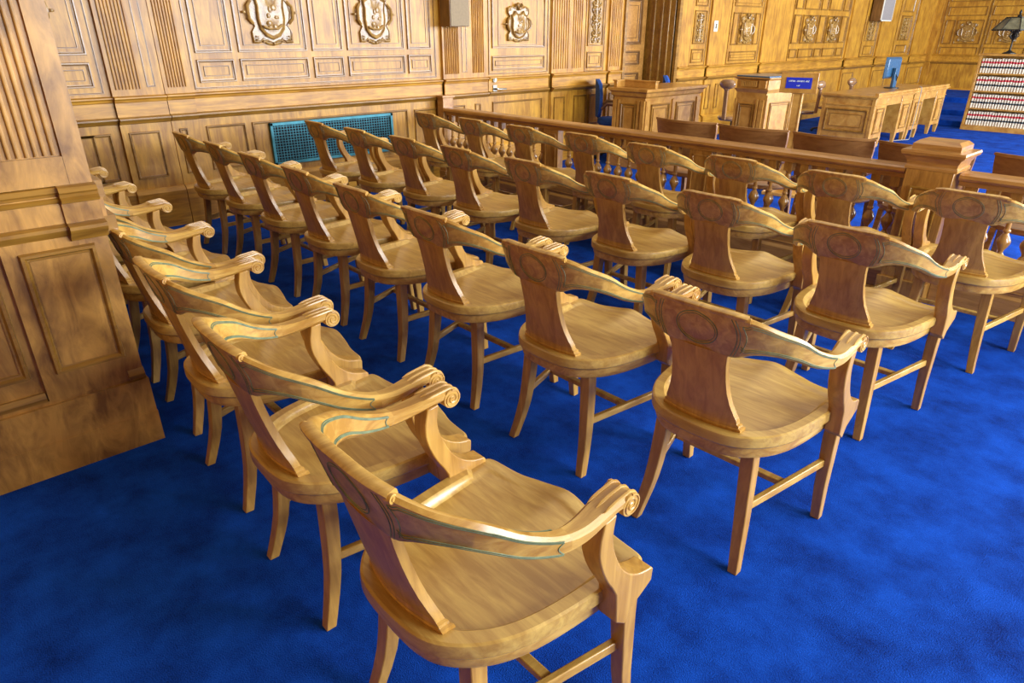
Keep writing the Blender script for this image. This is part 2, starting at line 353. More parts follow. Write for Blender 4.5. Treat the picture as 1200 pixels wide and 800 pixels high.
P.panel(.205, .438, .40, .855, .022, w=.024, h=.013, inner=.2, field=False); P.mb.box(.01, .03, .232, .411, .428, .827, 0)
for a in (-.17, -.55, -.93, -1.31, -1.69): P.panel(a, a+.30, .40, .855, .0, w=.024, h=.013, field=False)
P.flutes(-2.5, .41, 1.165, TOP-.05, .0, 116, .010)
pb.box(-.01, .012, .415, .484, 1.065, TOP, 0)
pb.box(-.01, .0125, -2.6, .414, 1.065, 1.16, 1)
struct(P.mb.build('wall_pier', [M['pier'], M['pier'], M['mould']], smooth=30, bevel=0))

# ------------------------------------------------------------------ armchair
#        x,    y,    ztop, zbot, w
CP = [(0,-.058,.881,.739,.022),(.055,-.058,.881,.739,.022),(.11,-.053,.880,.743,.022),(.155,-.038,.868,.762,.022),(.200,-.005,.842,.762,.023),
      (.240,.042,.814,.744,.025),(.264,.093,.776,.719,.028),(.277,.142,.751,.704,.033),(.283,.185,.738,.698,.040),(.284,.225,.735,.701,.047),
      (.281,.265,.738,.708,.052),(.278,.305,.743,.716,.056),(.277,.347,.747,.715,.058)]
PER = 6
half = catmull(CP, PER)
path = [(-x, y, a, c, w_) for x, y, a, c, w_ in half[:0:-1]]+half
mid = len(half)-1
def frame(i):
    i0, i1 = max(i-1, 0), min(i+1, len(path)-1)
    d = Vector((path[i1][0]-path[i0][0], path[i1][1]-path[i0][1], 0)).normalized()
    nn = Vector((d.y, -d.x, 0))            # outward
    return d, nn
def surf(t, v, side, off=0.):
    """point on the band: t signed control index, v 0..1 up, side +1 outer -1 inner"""
    fi = mid+t*PER; i = int(math.floor(fi)); i = max(0, min(len(path)-2, i)); k = fi-i
    def pt(i):
        x, y, a, c, w_ = path[i]; _, nn = frame(i); z = c+(a-c)*v
        ln = lean(i)*(z-.78)
        return Vector((x, y, z))+nn*(side*(w_/2+off)+ln)
    return pt(i).lerp(pt(i+1), k)
def lean(i):
    t = abs(i-mid)/PER; return .27*max(0., 1-max(0., t-3.5)/4)
def band(i):
    x, y, a, c, w_ = path[i]; _, nn = frame(i); q = []
    e = min(.009, w_*.36); hw = w_/2
    for o, z in ((-hw,c+e),(-hw+e,c),(hw-e,c),(hw,c+e),(hw,a-e),(hw-e,a),(-hw+e,a),(-hw,a-e)):
        q.append(tuple(Vector((x,y,z))+nn*(o+lean(i)*(z-.78))))
    return q
NJ = int(8*PER)
def tk(name, pts_by, r=.0016): pass
def make_chair():
    root = empty('armchair')
    # seat
    H_ = [(0,-.034),(.07,-.03),(.125,-.015),(.172,.02),(.21,.07),(.236,.13),(.252,.2),(.262,.28),(.268,.36),(.270,.43),(.267,.466),(.25,.480),(.2,.487),(.15,.495),(.1,.508),(.04,.518),(0,.52)]
    hs = catmull(H_, 4); outl = hs+[(-x, y) for x, y in hs[-2:0:-1]]
    cx, cy = 0, .25
    def ring(s, dz=0., under=False):
        q = []
        for x, y in outl:
            X, Y = cx+(x-cx)*s, cy+(y-cy)*s
            fr = min(1, max(0, (Y-.30)/.20)); d = .022*(1-fr*.75)
            e = min(1, max(0, (s-.80)/.07)); e = e*e*(3-2*e)
            if y > .40: e *= .35
            z = .485-d*(1-e)
            z += .010*math.exp(-(X/.05)**2)*fr - .006*math.exp(-((abs(X)-.15)/.07)**2)*fr
            q.append((X, Y, z+dz))
        return q
    def flat(s, z): return [(cx+(x-cx)*s, cy+(y-cy)*s, z) for x, y in outl]
    b = MB(); rings = [ring(s) for s in (.03,.25,.45,.6,.7,.77,.80,.82,.835,.85,.87,.93,.975)]
    rings.append([(x,y,z-.004) for (x,y,z) in ring(.995)]); rings.append([(x,y,z-.012) for (x,y,z) in ring(1.0)])
    rings += [flat(1.0,.450), flat(.985,.444), flat(.5,.442), flat(.03,.442)]
    b.loops(rings); b.build('seat', M['seat'], root, smooth=24)
    b = MB(); b.loops([flat(.945,.445), flat(.95,.418), flat(.935,.404), flat(.88,.404), flat(.88,.445)], cap=False)
    b.build('seat_apron', M['chair'], root, smooth=40)
    # splat
    b = MB(); prof = [(.482,.131),(.494,.131),(.497,.125),(.506,.125),(.509,.119),(.522,.118),(.54,.111),(.575,.099),(.615,.091),(.66,.087),(.71,.087),(.748,.090)]
    rings = []
    for z, hw in prof:
        q = []
        yc = .012-.066*((z-.482)/.266)**.9
        for sd in (1, -1):
            xs = [hw*(k/6) for k in range(-6, 7)]
            if sd < 0: xs = xs[::-1]
            for x in xs:
                th = .010 if z > .508 else .0125 if z > .495 else .0155
                q.append((x, yc+1.15*x*x-(sd)*th, z))
        rings.append(q)
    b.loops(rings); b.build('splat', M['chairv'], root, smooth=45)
    # crest rail and the two armrests: one continuous sweep cut at the joints
    b = MB(); b.loops([band(i) for i in range(mid-NJ, mid+NJ+1)])
    lip = []
    for i in range(mid-int(2.5*PER), mid+int(2.5*PER)+1):
        x, y, a, c, w_ = path[i]; _, nn = frame(i); p = Vector((x,y,0))
        lip.append([tuple(p+nn*(o+lean(i)*(z-.78))+Vector((0,0,z))) for o, z in ((-.012,a-.008),(.013,a-.010),(.0165,a-.005),(.0155,a+.001),(.008,a+.005),(-.008,a+.005),(-.012,a+.001))])
    b.loops(lip)
    for q in (-2.5, 2.5): p = surf(q, 1, 1, 0); _, nn = frame(mid+int(q*PER)); dd = Vector((-nn.y, nn.x, 0))*(1 if q > 0 else -1); c0 = p-nn*.004+Vector((0,0,-.0045)); b.tube([c0-dd*.006, c0+dd*.007], .009, 14); b.tube([c0+dd*.006, c0+dd*.009], .004, 8)
    cr = b.build('crest_rail', M['chair'], root, smooth=40)
    # carved lines
    b = MB()
    def line(ts, side, r=.0017): b.tube([surf(t, v, side, .0002) for t, v in ts], r, 4)
    xs_ = lambda x: x/.055      # control index of a given x near the middle
    line([(xs_(.062*math.cos(a)), .50+.36*math.sin(a)) for a in [2*PI*k/28 for k in range(29)]], 1, .0019)
    line([(xs_(.056*math.cos(a)), .50+.31*math.sin(a)) for a in [2*PI*k/28 for k in range(29)]], 1, .0012)
    for s in (-1, 1):
        for dx in (0, .009):
            line([(s*(xs_(.098+dx)+.30*math.sin(PI*k/8)), .06+.84*k/8) for k in range(9)], 1, .0015)
        for side in (1, -1):
            t0 = 2.3 if side == 1 else 1.9
            if side == 1:
                top = [(s*(t0+(7.6-t0)*k/26), .86 if k > 1 else .80) for k in range(27)]; bot = [(s*(t0+(7.6-t0)*k/26), .14+(.1 if k < 1 else 0)) for k in range(27)]
                for g in (0, .06): line([(t, v-g*(1 if s else 1)) for t, v in top], side, .0014)
                for g in (0, .06): line([(t, v+g) for t, v in bot], side, .0014)
                line([(s*(7.6-.25*math.sin(PI*k/6)), .2+.6*k/6) for k in range(7)], side, .0014)
                line([(s*(t0+.25*math.sin(PI*k/6)), .14+.66*k/6) for k in range(7)], side, .0014)
            else:
                for g in (0, .05):
                    line([(s*(t0+g+(7.6-t0)*k/26), .84-g-.55*max(0,(10-k)/10)**2) for k in range(27)], side, .0022)
                    line([(s*(t0+1.3+(7.6-t0-1.3)*k/26), .20+g-.20*max(0,(5-k)/5)**2) for k in range(27)], side, .0022)
                line([(s*(7.6-.2*math.sin(PI*k/6)), .2+.6*k/6) for k in range(7)], side, .0018)
    b.build('carved_line', M['inlay'], cr, smooth=0)
    for s in (-1, 1):
        b = MB()
        idx = range(mid+NJ, len(path)) if s > 0 else range(0, mid-NJ+1)
        b.loops([band(i) for i in idx])
        x = s*.277
        # scroll roll with spiral eye
        rr = [(.0245, -.0295),(.0255,-.027),(.0255,.027),(.0245,.0295)]
        b.loops([[(x+dx, .347+r*math.cos(2*PI*k/20), .7205+r*math.sin(2*PI*k/20)) for k in range(20)] for r, dx in rr])
        for sd in (-1, 1):
            sp_ = [(x+sd*.0295, .347+(.0245-.0205*k/30)*math.cos(PI/2-k*4.2*PI/30), .7205+(.0245-.0205*k/30)*math.sin(PI/2-k*4.2*PI/30)) for k in range(31)]
            b.tube(sp_, .0026, 5)
        # fluted top
        for off in (-.021, 0, .021):
            pts = []
            for k in range(11):
                t = 10.2+1.8*k/10; i = mid+s*min(int(round(t*PER)), len(half)-1); X, Y, a, c, w_ = path[i]; pts.append((X+off, Y, a+.0005))
            for k in range(1, 7): an = PI/2-k*.25; pts.append((x+off, .347+.025*math.cos(an), .7205+.025*math.sin(an)))
            b.tube(pts, [.0005,.002,.0032]+[.0038]*(len(pts)-3), 6)
        b.build('armrest', M['chair'], root, smooth=40)
        # arm post
        poly = [(.338,.412),(.370,.386),(.388,.420),(.43,.442),(.455,.456),(.457,.488)]+catmull([(.450,.494),(.412,.503),(.376,.524),(.346,.556),(.326,.592),(.309,.635),(.304,.670),(.310,.716)], 3)+[(.276,.712)]+catmull([(.267,.675),(.266,.64),(.276,.60),(.296,.555),(.316,.522),(.330,.495)], 3)
        b = MB(); xo, xi = s*.303, s*.254
        b.loops([[(xo, p[0], p[1]) for p in poly], [(xi, p[0], p[1]) for p in poly]])
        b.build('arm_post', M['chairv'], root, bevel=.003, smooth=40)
        # legs
        b = MB(); pts = [(.258,.425,.444,.0215),(.256,.428,.34,.021),(.256,.442,.14,.018),(.258,.458,.0,.0155)]
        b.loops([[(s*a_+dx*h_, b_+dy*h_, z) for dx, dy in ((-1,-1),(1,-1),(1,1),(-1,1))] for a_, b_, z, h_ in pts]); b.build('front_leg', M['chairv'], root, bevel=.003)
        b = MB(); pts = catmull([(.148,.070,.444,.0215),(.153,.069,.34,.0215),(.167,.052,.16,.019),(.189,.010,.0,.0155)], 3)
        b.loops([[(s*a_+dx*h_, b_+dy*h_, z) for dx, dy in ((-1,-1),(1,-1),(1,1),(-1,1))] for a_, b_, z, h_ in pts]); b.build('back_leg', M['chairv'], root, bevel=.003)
        b = MB(); b.bar((s*.163,.058,.208), (s*.253,.435,.245), .018, .028); b.build('stretcher', M['chair'], root, bevel=.003)
    b = MB(); b.bar((-.208,.245,.224), (.208,.245,.224), .026, .02); b.build('stretcher', M['chair'], root, bevel=.003)
    return root

X4 = [-.902,-1.558,-2.215,-2.845,-3.46,-4.08,-4.70,-5.32]
Y4 = [.502,.525,.56,.60,.61,.61,.60,.61]
X3 = [-.893,-1.557,-2.22,-2.845,-3.46,-4.075,-4.69,-5.305]
Y3 = [1.567,1.585,1.60,1.62,1.635,1.64,1.645,1.64]
X2 = [-.95,-1.602,-2.215,-2.83,-3.445,-4.06,-4.675,-5.29]
Y2 = [2.635,2.745,2.75,2.725,2.715,2.72,2.70,2.68]
X1 = [-.825,-1.442,-2.06,-2.70,-3.33,-3.95,-4.58,-5.21]
Y1 = [3.66,3.66,3.69,3.715,3.77,3.74,3.75,3.73]
ordn = ['first','second','third','fourth','fifth','sixth','seventh','eighth']
rowname = [('front row beside the railing', X1, Y1), ('second row from the railing', X2, Y2), ('third row from the railing', X3, Y3), ('back row by the pier', X4, Y4)]
proto = None
ROT = {}
for ri, (rn, XX, YY) in enumerate(rowname):
    for k in range(8):
        if proto is None: proto = make_chair(); o = proto
        else: o = copy_tree(proto)
        o.location = (XX[k], YY[k], 0); o.rotation_euler.z = math.radians(.6 if k == 0 and ri == 3 else 2.2 if k == 0 and ri == 2 else random.uniform(-.5, 1.0))
        extra = ''
        if ri == 3 and k == 0: lab = 'large foreground golden oak armchair, nearest chair to the viewer, in the back row'
        elif ri == 3 and k >= 4: lab = 'oak armchair, scrolled arm visible past the pier, %s in back row' % ordn[k]
        elif k == 0: lab = 'golden oak armchair at the near right end of the %s' % rn
        elif k == 7: lab = 'golden oak armchair closest to the panelled wall in the %s' % rn
        else: lab = 'golden oak armchair, %s from the near right end of the %s' % (ordn[k], rn)
        tag(o, lab, 'chair', 'oak armchairs in the %s' % rn)

# ------------------------------------------------------------------ railing
RY = 4.63
def baluster():
    b = MB()
    b.box(-.026,.026,-.026,.026,.325,.352)
    b.lathe([(.022,.352),(.026,.358),(.020,.366),(.013,.375),(.016,.390),(.026,.408),(.036,.428),(.037,.446),(.024,.472),(.013,.490),(.020,.500),(.020,.508),(.014,.515),(.0145,.56),(.018,.61),(.020,.635),(.015,.645),(.022,.655),(.022,.662)], n=14)
    b.box(-.028,.028,-.028,.028,.662,.725)
    return b.build('baluster', M['railv'], None, smooth=40)
bproto = baluster()
def railing(x0, x1, posts, label):
    root = empty('railing', (x0, RY, 0)); W = x1-x0
    b = MB(); b.prism([(-.075,.760),(-.082,.772),(-.078,.790),(-.062,.800),(.062,.800),(.078,.790),(.082,.772),(.075,.760),(.050,.752),(.045,.725),(-.045,.725),(-.050,.752)], 'x', 0, W); b.build('handrail', M['rail'], root, smooth=30)
    b = MB(); b.prism([(-.055,.30),(-.06,.312),(-.05,.325),(.05,.325),(.06,.312),(.055,.30)], 'x', 0, W); b.build('bottom_rail', M['rail'], root, smooth=30)
    b = MB(); b.box(0, W, -.03, .03, .12, .30); b.box(0, W, -.045, .045, .0, .12); b.prism([(-.045,.12),(-.03,.14),(.03,.14),(.045,.12)], 'x', 0, W)
    k = 0
    while k*1.5 < W: 
        a = k*1.5+.06; c = min(a+1.38, W-.06)
        if c-a > .2: b.box(a, c, -.036, -.028, .16, .165); b.box(a, c, -.036, -.028, .275, .28)
        k += 1
    b.build('kick_panel', M['rail'], root, bevel=.003)
    for p in posts:
        b = MB(); q = p-x0; b.box(q-.10, q+.10, -.035, .035, .325, .725); b.box(q-.07, q-.058, -.042, -.03, .36, .69); b.box(q+.058, q+.07, -.042, -.03, .36, .69); b.box(q-.07, q+.07, -.042, -.03, .36, .372); b.box(q-.07, q+.07, -.042, -.03, .678, .69)
        b.build('post', M['railv'], root, bevel=.002)
    n_ = int(round(W/.118)); 
    for i in range(n_):
        x = x0+(i+.5)*W/n_
        if any(abs(x-p) < .125 for p in posts): continue
        c = bproto.copy(); COL.objects.link(c); c.parent = root; c.location = (x-x0, 0, 0)
    tag(root, label, 'railing')
railing(WX+.158, -1.432, [-4.53, -2.90], 'long oak railing with turned balusters running from the panelled wall to the square newel')
railing(-1.138, 1.2, [.2], 'short oak railing with turned balusters on the right of the square newel')
bpy.data.objects.remove(bproto)
# newel
root = empty('newel_post', (-1.285, RY, 0))
b = MB(); b.box(-.13, .13, -.12, .12, .0, .80); b.box(-.145, .145, -.135, .135, 0, .12); b.build('shaft', M['railv'], root, bevel=.003)
b = MB(); F_ = Face((0, -.12, 0), (1,0,0), (0,-1,0)); F_.panel(-.085, .085, .20, .70, 0, w=.016, h=.008, inner=.035); b = F_.mb; b.build('front_panel', [M['railv'], M['railv'], M['mould']], root, smooth=30)
b = MB()
def cap(zs):
    for (z0, a0), (z1, a1) in zip(zs, zs[1:]): b.frustum((0,0,z0), (a0,a0-.02), (0,0,z1), (a1,a1-.02))
cap([(.80,.13),(.80,.142),(.815,.142),(.825,.136),(.845,.138),(.87,.15),(.885,.168),(.90,.173),(.912,.169),(.915,.135)])
cap([(.915,.135),(.918,.13),(.945,.13),(.965,.106)])
b.build('cap', M['rail'], root, smooth=30)
tag(root, 'square panelled oak newel post with stepped cap between the two railings', 'post')
b = MB(); b.box(-.05, .055, -.07, .07, 0, .90); b.box(-.05, .07, -.085, .085, .90, .925); b.box(-.05,.065,-.08,.08,0,.12)
o = b.build('half_newel', M['rail'], bevel=.004, loc=(WX+.10, RY, 0)); tag(o, 'slim oak half post against the wall where the long railing starts', 'post')

# ------------------------------------------------------------------ chairs just beyond the railing
def jury():
    root = empty('jury_chair'); H2 = .875
    b = MB(); rings = []
    for z, hw, yo in ((.50,.235,.03),(.60,.255,.018),(.70,.272,.0),(.80,.285,-.02),(.85,.288,-.03),(.868,.286,-.034)):
        out = [(hw*k/8, yo+.9*(hw*k/8)**2-.02, z) for k in range(-8, 9)]; inn = [(hw*k/8, yo+.9*(hw*k/8)**2+.004, z) for k in range(8, -9, -1)]
        rings.append(out+inn)
    b.loops(rings); b.build('backrest', M['brown'], root, smooth=40)
    b = MB(); b.loops([[(hw*k/8, -.034+.9*(hw*k/8)**2+d, z) for k in range(-8, 9) for d in (0,)]+[(hw*k/8, -.034+.9*(hw*k/8)**2+d2, z) for k in range(8, -9, -1) for d2 in (d3,)] for z, hw, d3 in ((.862,.285,.012),(.866,.296,.016),(.876,.296,.016),(.880,.290,.012))])
    b.v = [(x, y-.026, z) for x, y, z in b.v]; b.build('top_lip', M['brown'], root, smooth=30)
    b = MB(); b.loops([[(.27*math.cos(a)*s, .25+.26*math.sin(a)*s, z) for a in [2*PI*k/28 for k in range(28)]] for z, s in ((.41,.96),(.42,1),(.445,1),(.45,.96))]); b.build('seat', M['brown'], root)
    for s in (-1, 1):
        b = MB(); b.bar((s*.255,.02,.64), (s*.28,.40,.66), .05, .03); b.build('armrest', M['brown'], root, bevel=.006)
        b = MB(); b.bar((s*.265,.36,.43), (s*.275,.37,.65), .035, .03, up=(0,1,0)); b.build('arm_post', M['brown'], root, bevel=.004)
        b = MB(); b.bar((s*.19,.07,.42), (s*.21,.04,0), .036, .036, up=(0,1,0)); b.build('leg', M['brown'], root, bevel=.003)
        b = MB(); b.bar((s*.20,.42,.42), (s*.21,.45,0), .036, .036, up=(0,1,0)); b.build('leg', M['brown'], root, bevel=.003)
        b = MB(); b.bar((s*.2,.06,.46), (s*.225,.0,.56), .035, .03, up=(0,1,0)); b.build('back_upright', M['brown'], root, bevel=.003)
    return root
jl = ['in front of the pale clerk counter', 'below the desk lectern', 'below the blue sign', 'touching the left of the newel post', 'right of the newel post']
j = jury()
for i, x in enumerate((-3.33, -2.72, -2.09, -1.48, -.80)):
    o = j if i == 0 else copy_tree(j)
    o.location = (x, 4.97, 0); o.rotation_euler.z = math.radians(2)
    tag(o, 'brown curved-back wooden chair beyond the railing, %s' % jl[i], 'chair', 'chairs beyond the railing')

# ------------------------------------------------------------------ wall carvings
def cartouche():
    root = empty('carved_shield')
    hf = [(0,.0),(.06,.012),(.10,.045),(.13,.02),(.185,.022),(.19,.11),(.155,.16),(.185,.20),(.20,.27),(.185,.34),(.155,.38),(.19,.43),(.19,.50),(.12,.53),(.07,.50),(.04,.56),(0,.57)]
    out = hf+[(-a, c) for a, c in hf[-2:0:-1]]
    b = MB(); 
    def rg(x, s): return [(x, a*s, .28+(c-.28)*s) for a, c in out]
    b.loops([rg(0,1), rg(.02,1), rg(.026,.97), rg(.026,.93), rg(.016,.9), rg(.016,.3)])
    plate = b
    sh = [(0,.06),(.06,.085),(.105,.14),(.12,.22),(.115,.32),(.13,.39),(.09,.405),(.07,.45),(.04,.41),(0,.41)]
    so = sh+[(-a, c) for a, c in sh[-2:0:-1]]
    def sg(x, s): return [(x, a*s, .25+(c-.25)*s) for a, c in so]
    b = MB(); b.loops([sg(.015,1.06), sg(.042,1.05), sg(.046,1), sg(.036,.92), sg(.034,.86), sg(.05,.5), sg(.055,.1)]); b.build('shield', M['carve'], root, smooth=50)
    b = plate; rnd = random.Random(3)
    for _ in range(9): b.ball((.05, rnd.uniform(-.06,.06), rnd.uniform(.14,.33)), (.014, rnd.uniform(.015,.03), rnd.uniform(.015,.035)), 8)
    b.tube([(.05,-.09,.16),(.056,-.04,.14),(.056,.04,.14),(.05,.09,.17)], .011, 6)
    for s in (-1, 1):
        for z in (.065, .475): 
            for q in range(5): b.ball((.024, s*(.15+.014*math.cos(q*1.257)), z+.014*math.sin(q*1.257)), .009, 6)
        b.tube([(.02,s*.165,.18),(.035,s*.20,.22),(.04,s*.205,.27),(.035,s*.20,.32),(.02,s*.165,.36)], .014, 7)
        b.ball((.03, s*.235, .27), (.014,.02,.014), 8)
        b.tube([(.02,s*.02,.03),(.032,s*.06,.045),(.03,s*.1,.03)], .008, 6)
        b.tube([(.03,s*.02,.50),(.04,s*.05,.54),(.035,s*.03,.57)], .012, 6)
    b.ball((.03,0,.02), .016, 8); b.ball((.04,0,.49), (.02,.03,.035), 8)
    b.build('back_plate', M['carve'], root, smooth=45)
    return root
def vine(h_, w_):
    root = empty('wood_carving'); b = MB()
    def sp(cy, cz, r, s, ph=0): return [(.014, cy+s*r*(1-k/22)*math.cos(ph+k*.42), cz+r*(1-k/22)*math.sin(ph+k*.42)) for k in range(20)]
    n_ = 3
    for i in range(n_):
        z = h_*(i+.5)/n_
        for s in (-1, 1):
            b.tube(sp(s*w_*.24, z+h_*.06, w_*.20, s, PI*.5), .012, 5); b.tube(sp(s*w_*.2, z-h_*.08, w_*.16, s, -PI*.5), .011, 5)
        b.ball((.016,0,z), (.016,w_*.13,h_*.055), 8); b.ball((.014,0,z+h_*.11), (.012,w_*.07,h_*.04), 8)
    b.tube([(.01,0,.02),(.014,0,h_-.02)], .012, 6); b.box(-.004,.004,-w_/2,w_/2,0,h_)
    b.build('relief', M['carve'], root, smooth=60); return root
cp = cartouche()
sh_specs = [(.90, 1.42, 1., 1., 'carved oak shield on the wall panel at the far left, cut by the fluted pier', 0),
            (2.80, 1.435, 1., 1., 'large carved oak shield on the wall panel left of the teal vent', 0),
            (3.86, 1.435, .92, 1., 'large carved oak shield on the wall panel between vent and speaker box', 0),
            (5.80, 1.44, .88, .72, 'carved oak shield on the door with the steel handle', 0),
            (10.88, 1.38, .95, .78, 'carved oak shield on the wall above the lectern', 0),
            (13.07, 1.38, .95, .78, 'left carved shield of the pair on the wall above the blue sign', 0),
            (14.03, 1.38, .95, .78, 'right carved shield of the pair on the wall above the blue sign', 0),
            (-5.50, 1.34, .95, .78, 'carved oval shield on the far end wall, left of the lamp', 1),
            (-4.66, 1.34, .95, .78, 'carved oval shield on the far end wall behind the lamp', 1)]
for i, (a, z, sy, sz, lab, wl) in enumerate(sh_specs):
    o = cp if i == 0 else copy_tree(cp)
    o.scale = (1, sy, sz)
    if wl == 0: o.location = (WX+.003, a, z)
    else: o.location = (a, FY-.003, z); o.rotation_euler.z = -PI/2
    tag(o, lab, 'carving', 'carved shields on the panelling')
v0 = vine(.52, .22)
for i, (a, z, sy, sz, lab) in enumerate([(7.17,1.42,1,1,'narrow carved vine panel on the wall left of the dark doorway'), (9.54,1.41,1,.78,'narrow carved vine panel on the wall right of the dark doorway'),
        (15.87,1.40,1.6,.8,'narrow carved vine panel under the grey wall speaker'), (17.70,1.41,1.9,.85,'narrow carved vine panel above the computer monitor')]):
    o = v0 if i == 0 else copy_tree(v0); o.scale = (1, sy, sz); o.location = (WX+.004, a, z); tag(o, lab, 'carving', 'narrow carved vine panels')

# vent grille
root = empty('vent_grille', (WX+.002, 3.315, .40))
b = MB(); b.box(.0, .012, -.66, .66, 0, .375); b.build('backing', M['void'], root)
b = MB()
for a, c, z0, z1 in ((-.67,.67,-.005,.022),(-.67,.67,.352,.38),(-.67,-.642,-.005,.38),(.642,.67,-.005,.38)): b.box(.0, .034, a, c, z0, z1)
b.build('frame', M['grille'], root, bevel=.003)
b = MB()
for k in range(1, 45): y = -.65+1.3*k/45; b.box(.017, .020, y-.0024, y+.0024, .01, .365)
for k in range(1, 14): z = .01+.355*k/14; b.box(.016, .019, -.65, .65, z-.0024, z+.0024)
b.build('grid', M['grille'], root, smooth=0)
tag(root, 'long teal metal grid vent set low in the panelled wall', 'vent')

# wall speakers, switch
root = empty('wall_speaker', (WX+.04, 4.80, 1.60)); b = MB(); b.box(0, .17, -.15, .10, 0, .9); b.build('cabinet', M['dark'], root, bevel=.004)
b = MB(); b.box(.165, .178, -.14, .105, .005, .9); b.build('front', M['spk'], root, bevel=.003)
tag(root, 'tan speaker box mounted high on the wall left of the door', 'speaker')
root = empty('wall_speaker', (WX+.03, 15.95, 1.76)); b = MB(); b.box(0, .20, -.30, .26, 0, .9); b.build('cabinet', M['dark'], root, bevel=.004)
b = MB(); b.box(.20, .215, -.27, .25, .02, .9); b.build('speaker_cloth', M['spkg'], root); b = MB(); 
b.box(.198, .212, -.30, .27, 0, .02); b.box(.198, .212, -.30, -.27, 0, .9); b.box(.198,.212,.25,.27,0,.9); b.build('frame', M['cream'], root)
tag(root, 'long grey cloth speaker mounted high on the far wall', 'speaker')
root = empty('light_switch', (WX+.032, 9.93, 1.56)); b = MB(); b.box(0, .008, -.05, .05, 0, .15); b.build('plate', M['cream'], root, bevel=.002); b = MB(); b.box(.008, .014, -.018, .018, .04, .11); b.build('toggle', M['steel'], root)
tag(root, 'cream light switch plate on the pilaster right of the dark doorway', 'switch')

# ------------------------------------------------------------------ clerk counter
def boxpanel(name, mats, root, x0, x1, y0, y1, z0, z1, front=(), side=()):
    b = MB(); b.box(x0, x1, y0, y1, z0, z1); o = b.build(name, mats[0], root, bevel=.004)
    return o
root = empty('clerk_counter', (-5.36, 7.35, 0))
b = MB(); b.box(-.24, .24, -.56, .58, 0, .84); b.box(-.26, .26, -.58, .60, 0, .12); b.build('body', M['desk'], root, bevel=.003)
F_ = Face((0,-.56,0), (1,0,0), (0,-1,0)); 
F_.slab(-.24,-.19,.12,.80,.02,0); F_.slab(-.17,-.14,.12,.80,.015,0); F_.slab(.19,.24,.12,.80,.02,0); F_.slab(.13,.16,.12,.80,.015,0); F_.panel(-.12,.11,.18,.76,0,w=.02,h=.012,inner=.04)
F_.mb.build('end_panel', [M['desk'], M['desk'], M['mould']], root, smooth=30)
F_ = Face((.24,0,0), (0,1,0), (1,0,0))
F_.panel(-.45,-.08,.18,.76,0,w=.022,h=.014,inner=.05); F_.panel(.06,.46,.18,.76,0,w=.022,h=.014,inner=.05); F_.slab(-.56,-.49,.12,.8,.02,0); F_.slab(-.03,.02,.12,.8,.02,0); F_.slab(.50,.58,.12,.8,.02,0)
F_.mb.build('side_panel', [M['desk'], M['desk'], M['mould']], root, smooth=30)
b = MB(); 
for z0, z1, e0, e1 in ((.83,.85,.0,.02),(.85,.885,.025,.03),(.885,.905,.03,.055),(.905,.935,.06,.06)):
    b.frustum((0,.01,z0), (.24+e0,.57+e0), (0,.01,z1), (.24+e1,.57+e1))
b.build('countertop', M['desk'], root, smooth=30)
b = MB(); b.box(-.26, -.21, -.56, -.38, .935, 1.005); b.box(-.26, .26, -.41, -.36, .935, 1.005); b.box(-.27, -.20, -.57, -.37, 1.005, 1.02); b.box(-.27, .27, -.42, -.35, 1.005, 1.02); b.build('riser', M['desk'], root, bevel=.003)
tag(root, 'pale oak clerk counter with panelled sides and a raised back ledge', 'counter')

# lectern
root = empty('lectern', (-4.12, 7.75, 0), math.radians(-5))
b = MB(); b.box(-.20, .20, -.28, .28, 0, .96); b.box(-.225,.225,-.305,.305,0,.12); b.build('body', M['desk'], root, bevel=.003)
F_ = Face((0,-.28,0), (1,0,0), (0,-1,0)); F_.panel(-.15,.06,.18,.80,0,w=.016,h=.01,inner=.03); F_.slab(.09,.11,.12,.85,.02,0); F_.slab(.13,.18,.12,.85,.015,0); F_.slab(-.20,-.18,.12,.85,.015,0)
for k in range(12): F_.slab(-.14+.018*k, -.13+.018*k, .985, 1.045, .03, 0)
F_.slab(.10,.19,.975,1.055,.03,0); F_.mb.build('front_panel', [M['desk'], M['desk'], M['mould']], root, smooth=30)
F_ = Face((.20,0,0), (0,1,0), (1,0,0)); F_.panel(-.20,.20,.2,.82,0,w=.018,h=.01,inner=.03); F_.slab(-.28,-.24,.12,.9,.015,0); F_.slab(.24,.28,.12,.9,.015,0); F_.mb.build('side_panel', [M['desk'], M['desk'], M['mould']], root, smooth=30)
b = MB(); b.box(-.205,.205,-.285,.285,.96,1.06); b.frustum((0,0,.92),(.20,.28),(0,0,.96),(.225,.305)); b.frustum((0,0,1.055),(.205,.285),(0,0,1.075),(.235,.315)); b.frustum((0,0,1.075),(.235,.315),(0,0,1.085),(.235,.315)); b.build('cornice', M['desk'], root, smooth=30)
b = MB(); b.box(-.215,.215,-.295,.295,1.085,1.10); b.build('writing_surface', M['bluep'], root, bevel=.003)['label'] = 'blue grey writing surface'
tag(root, 'tall panelled oak lectern with blue grey top behind the sign', 'lectern')

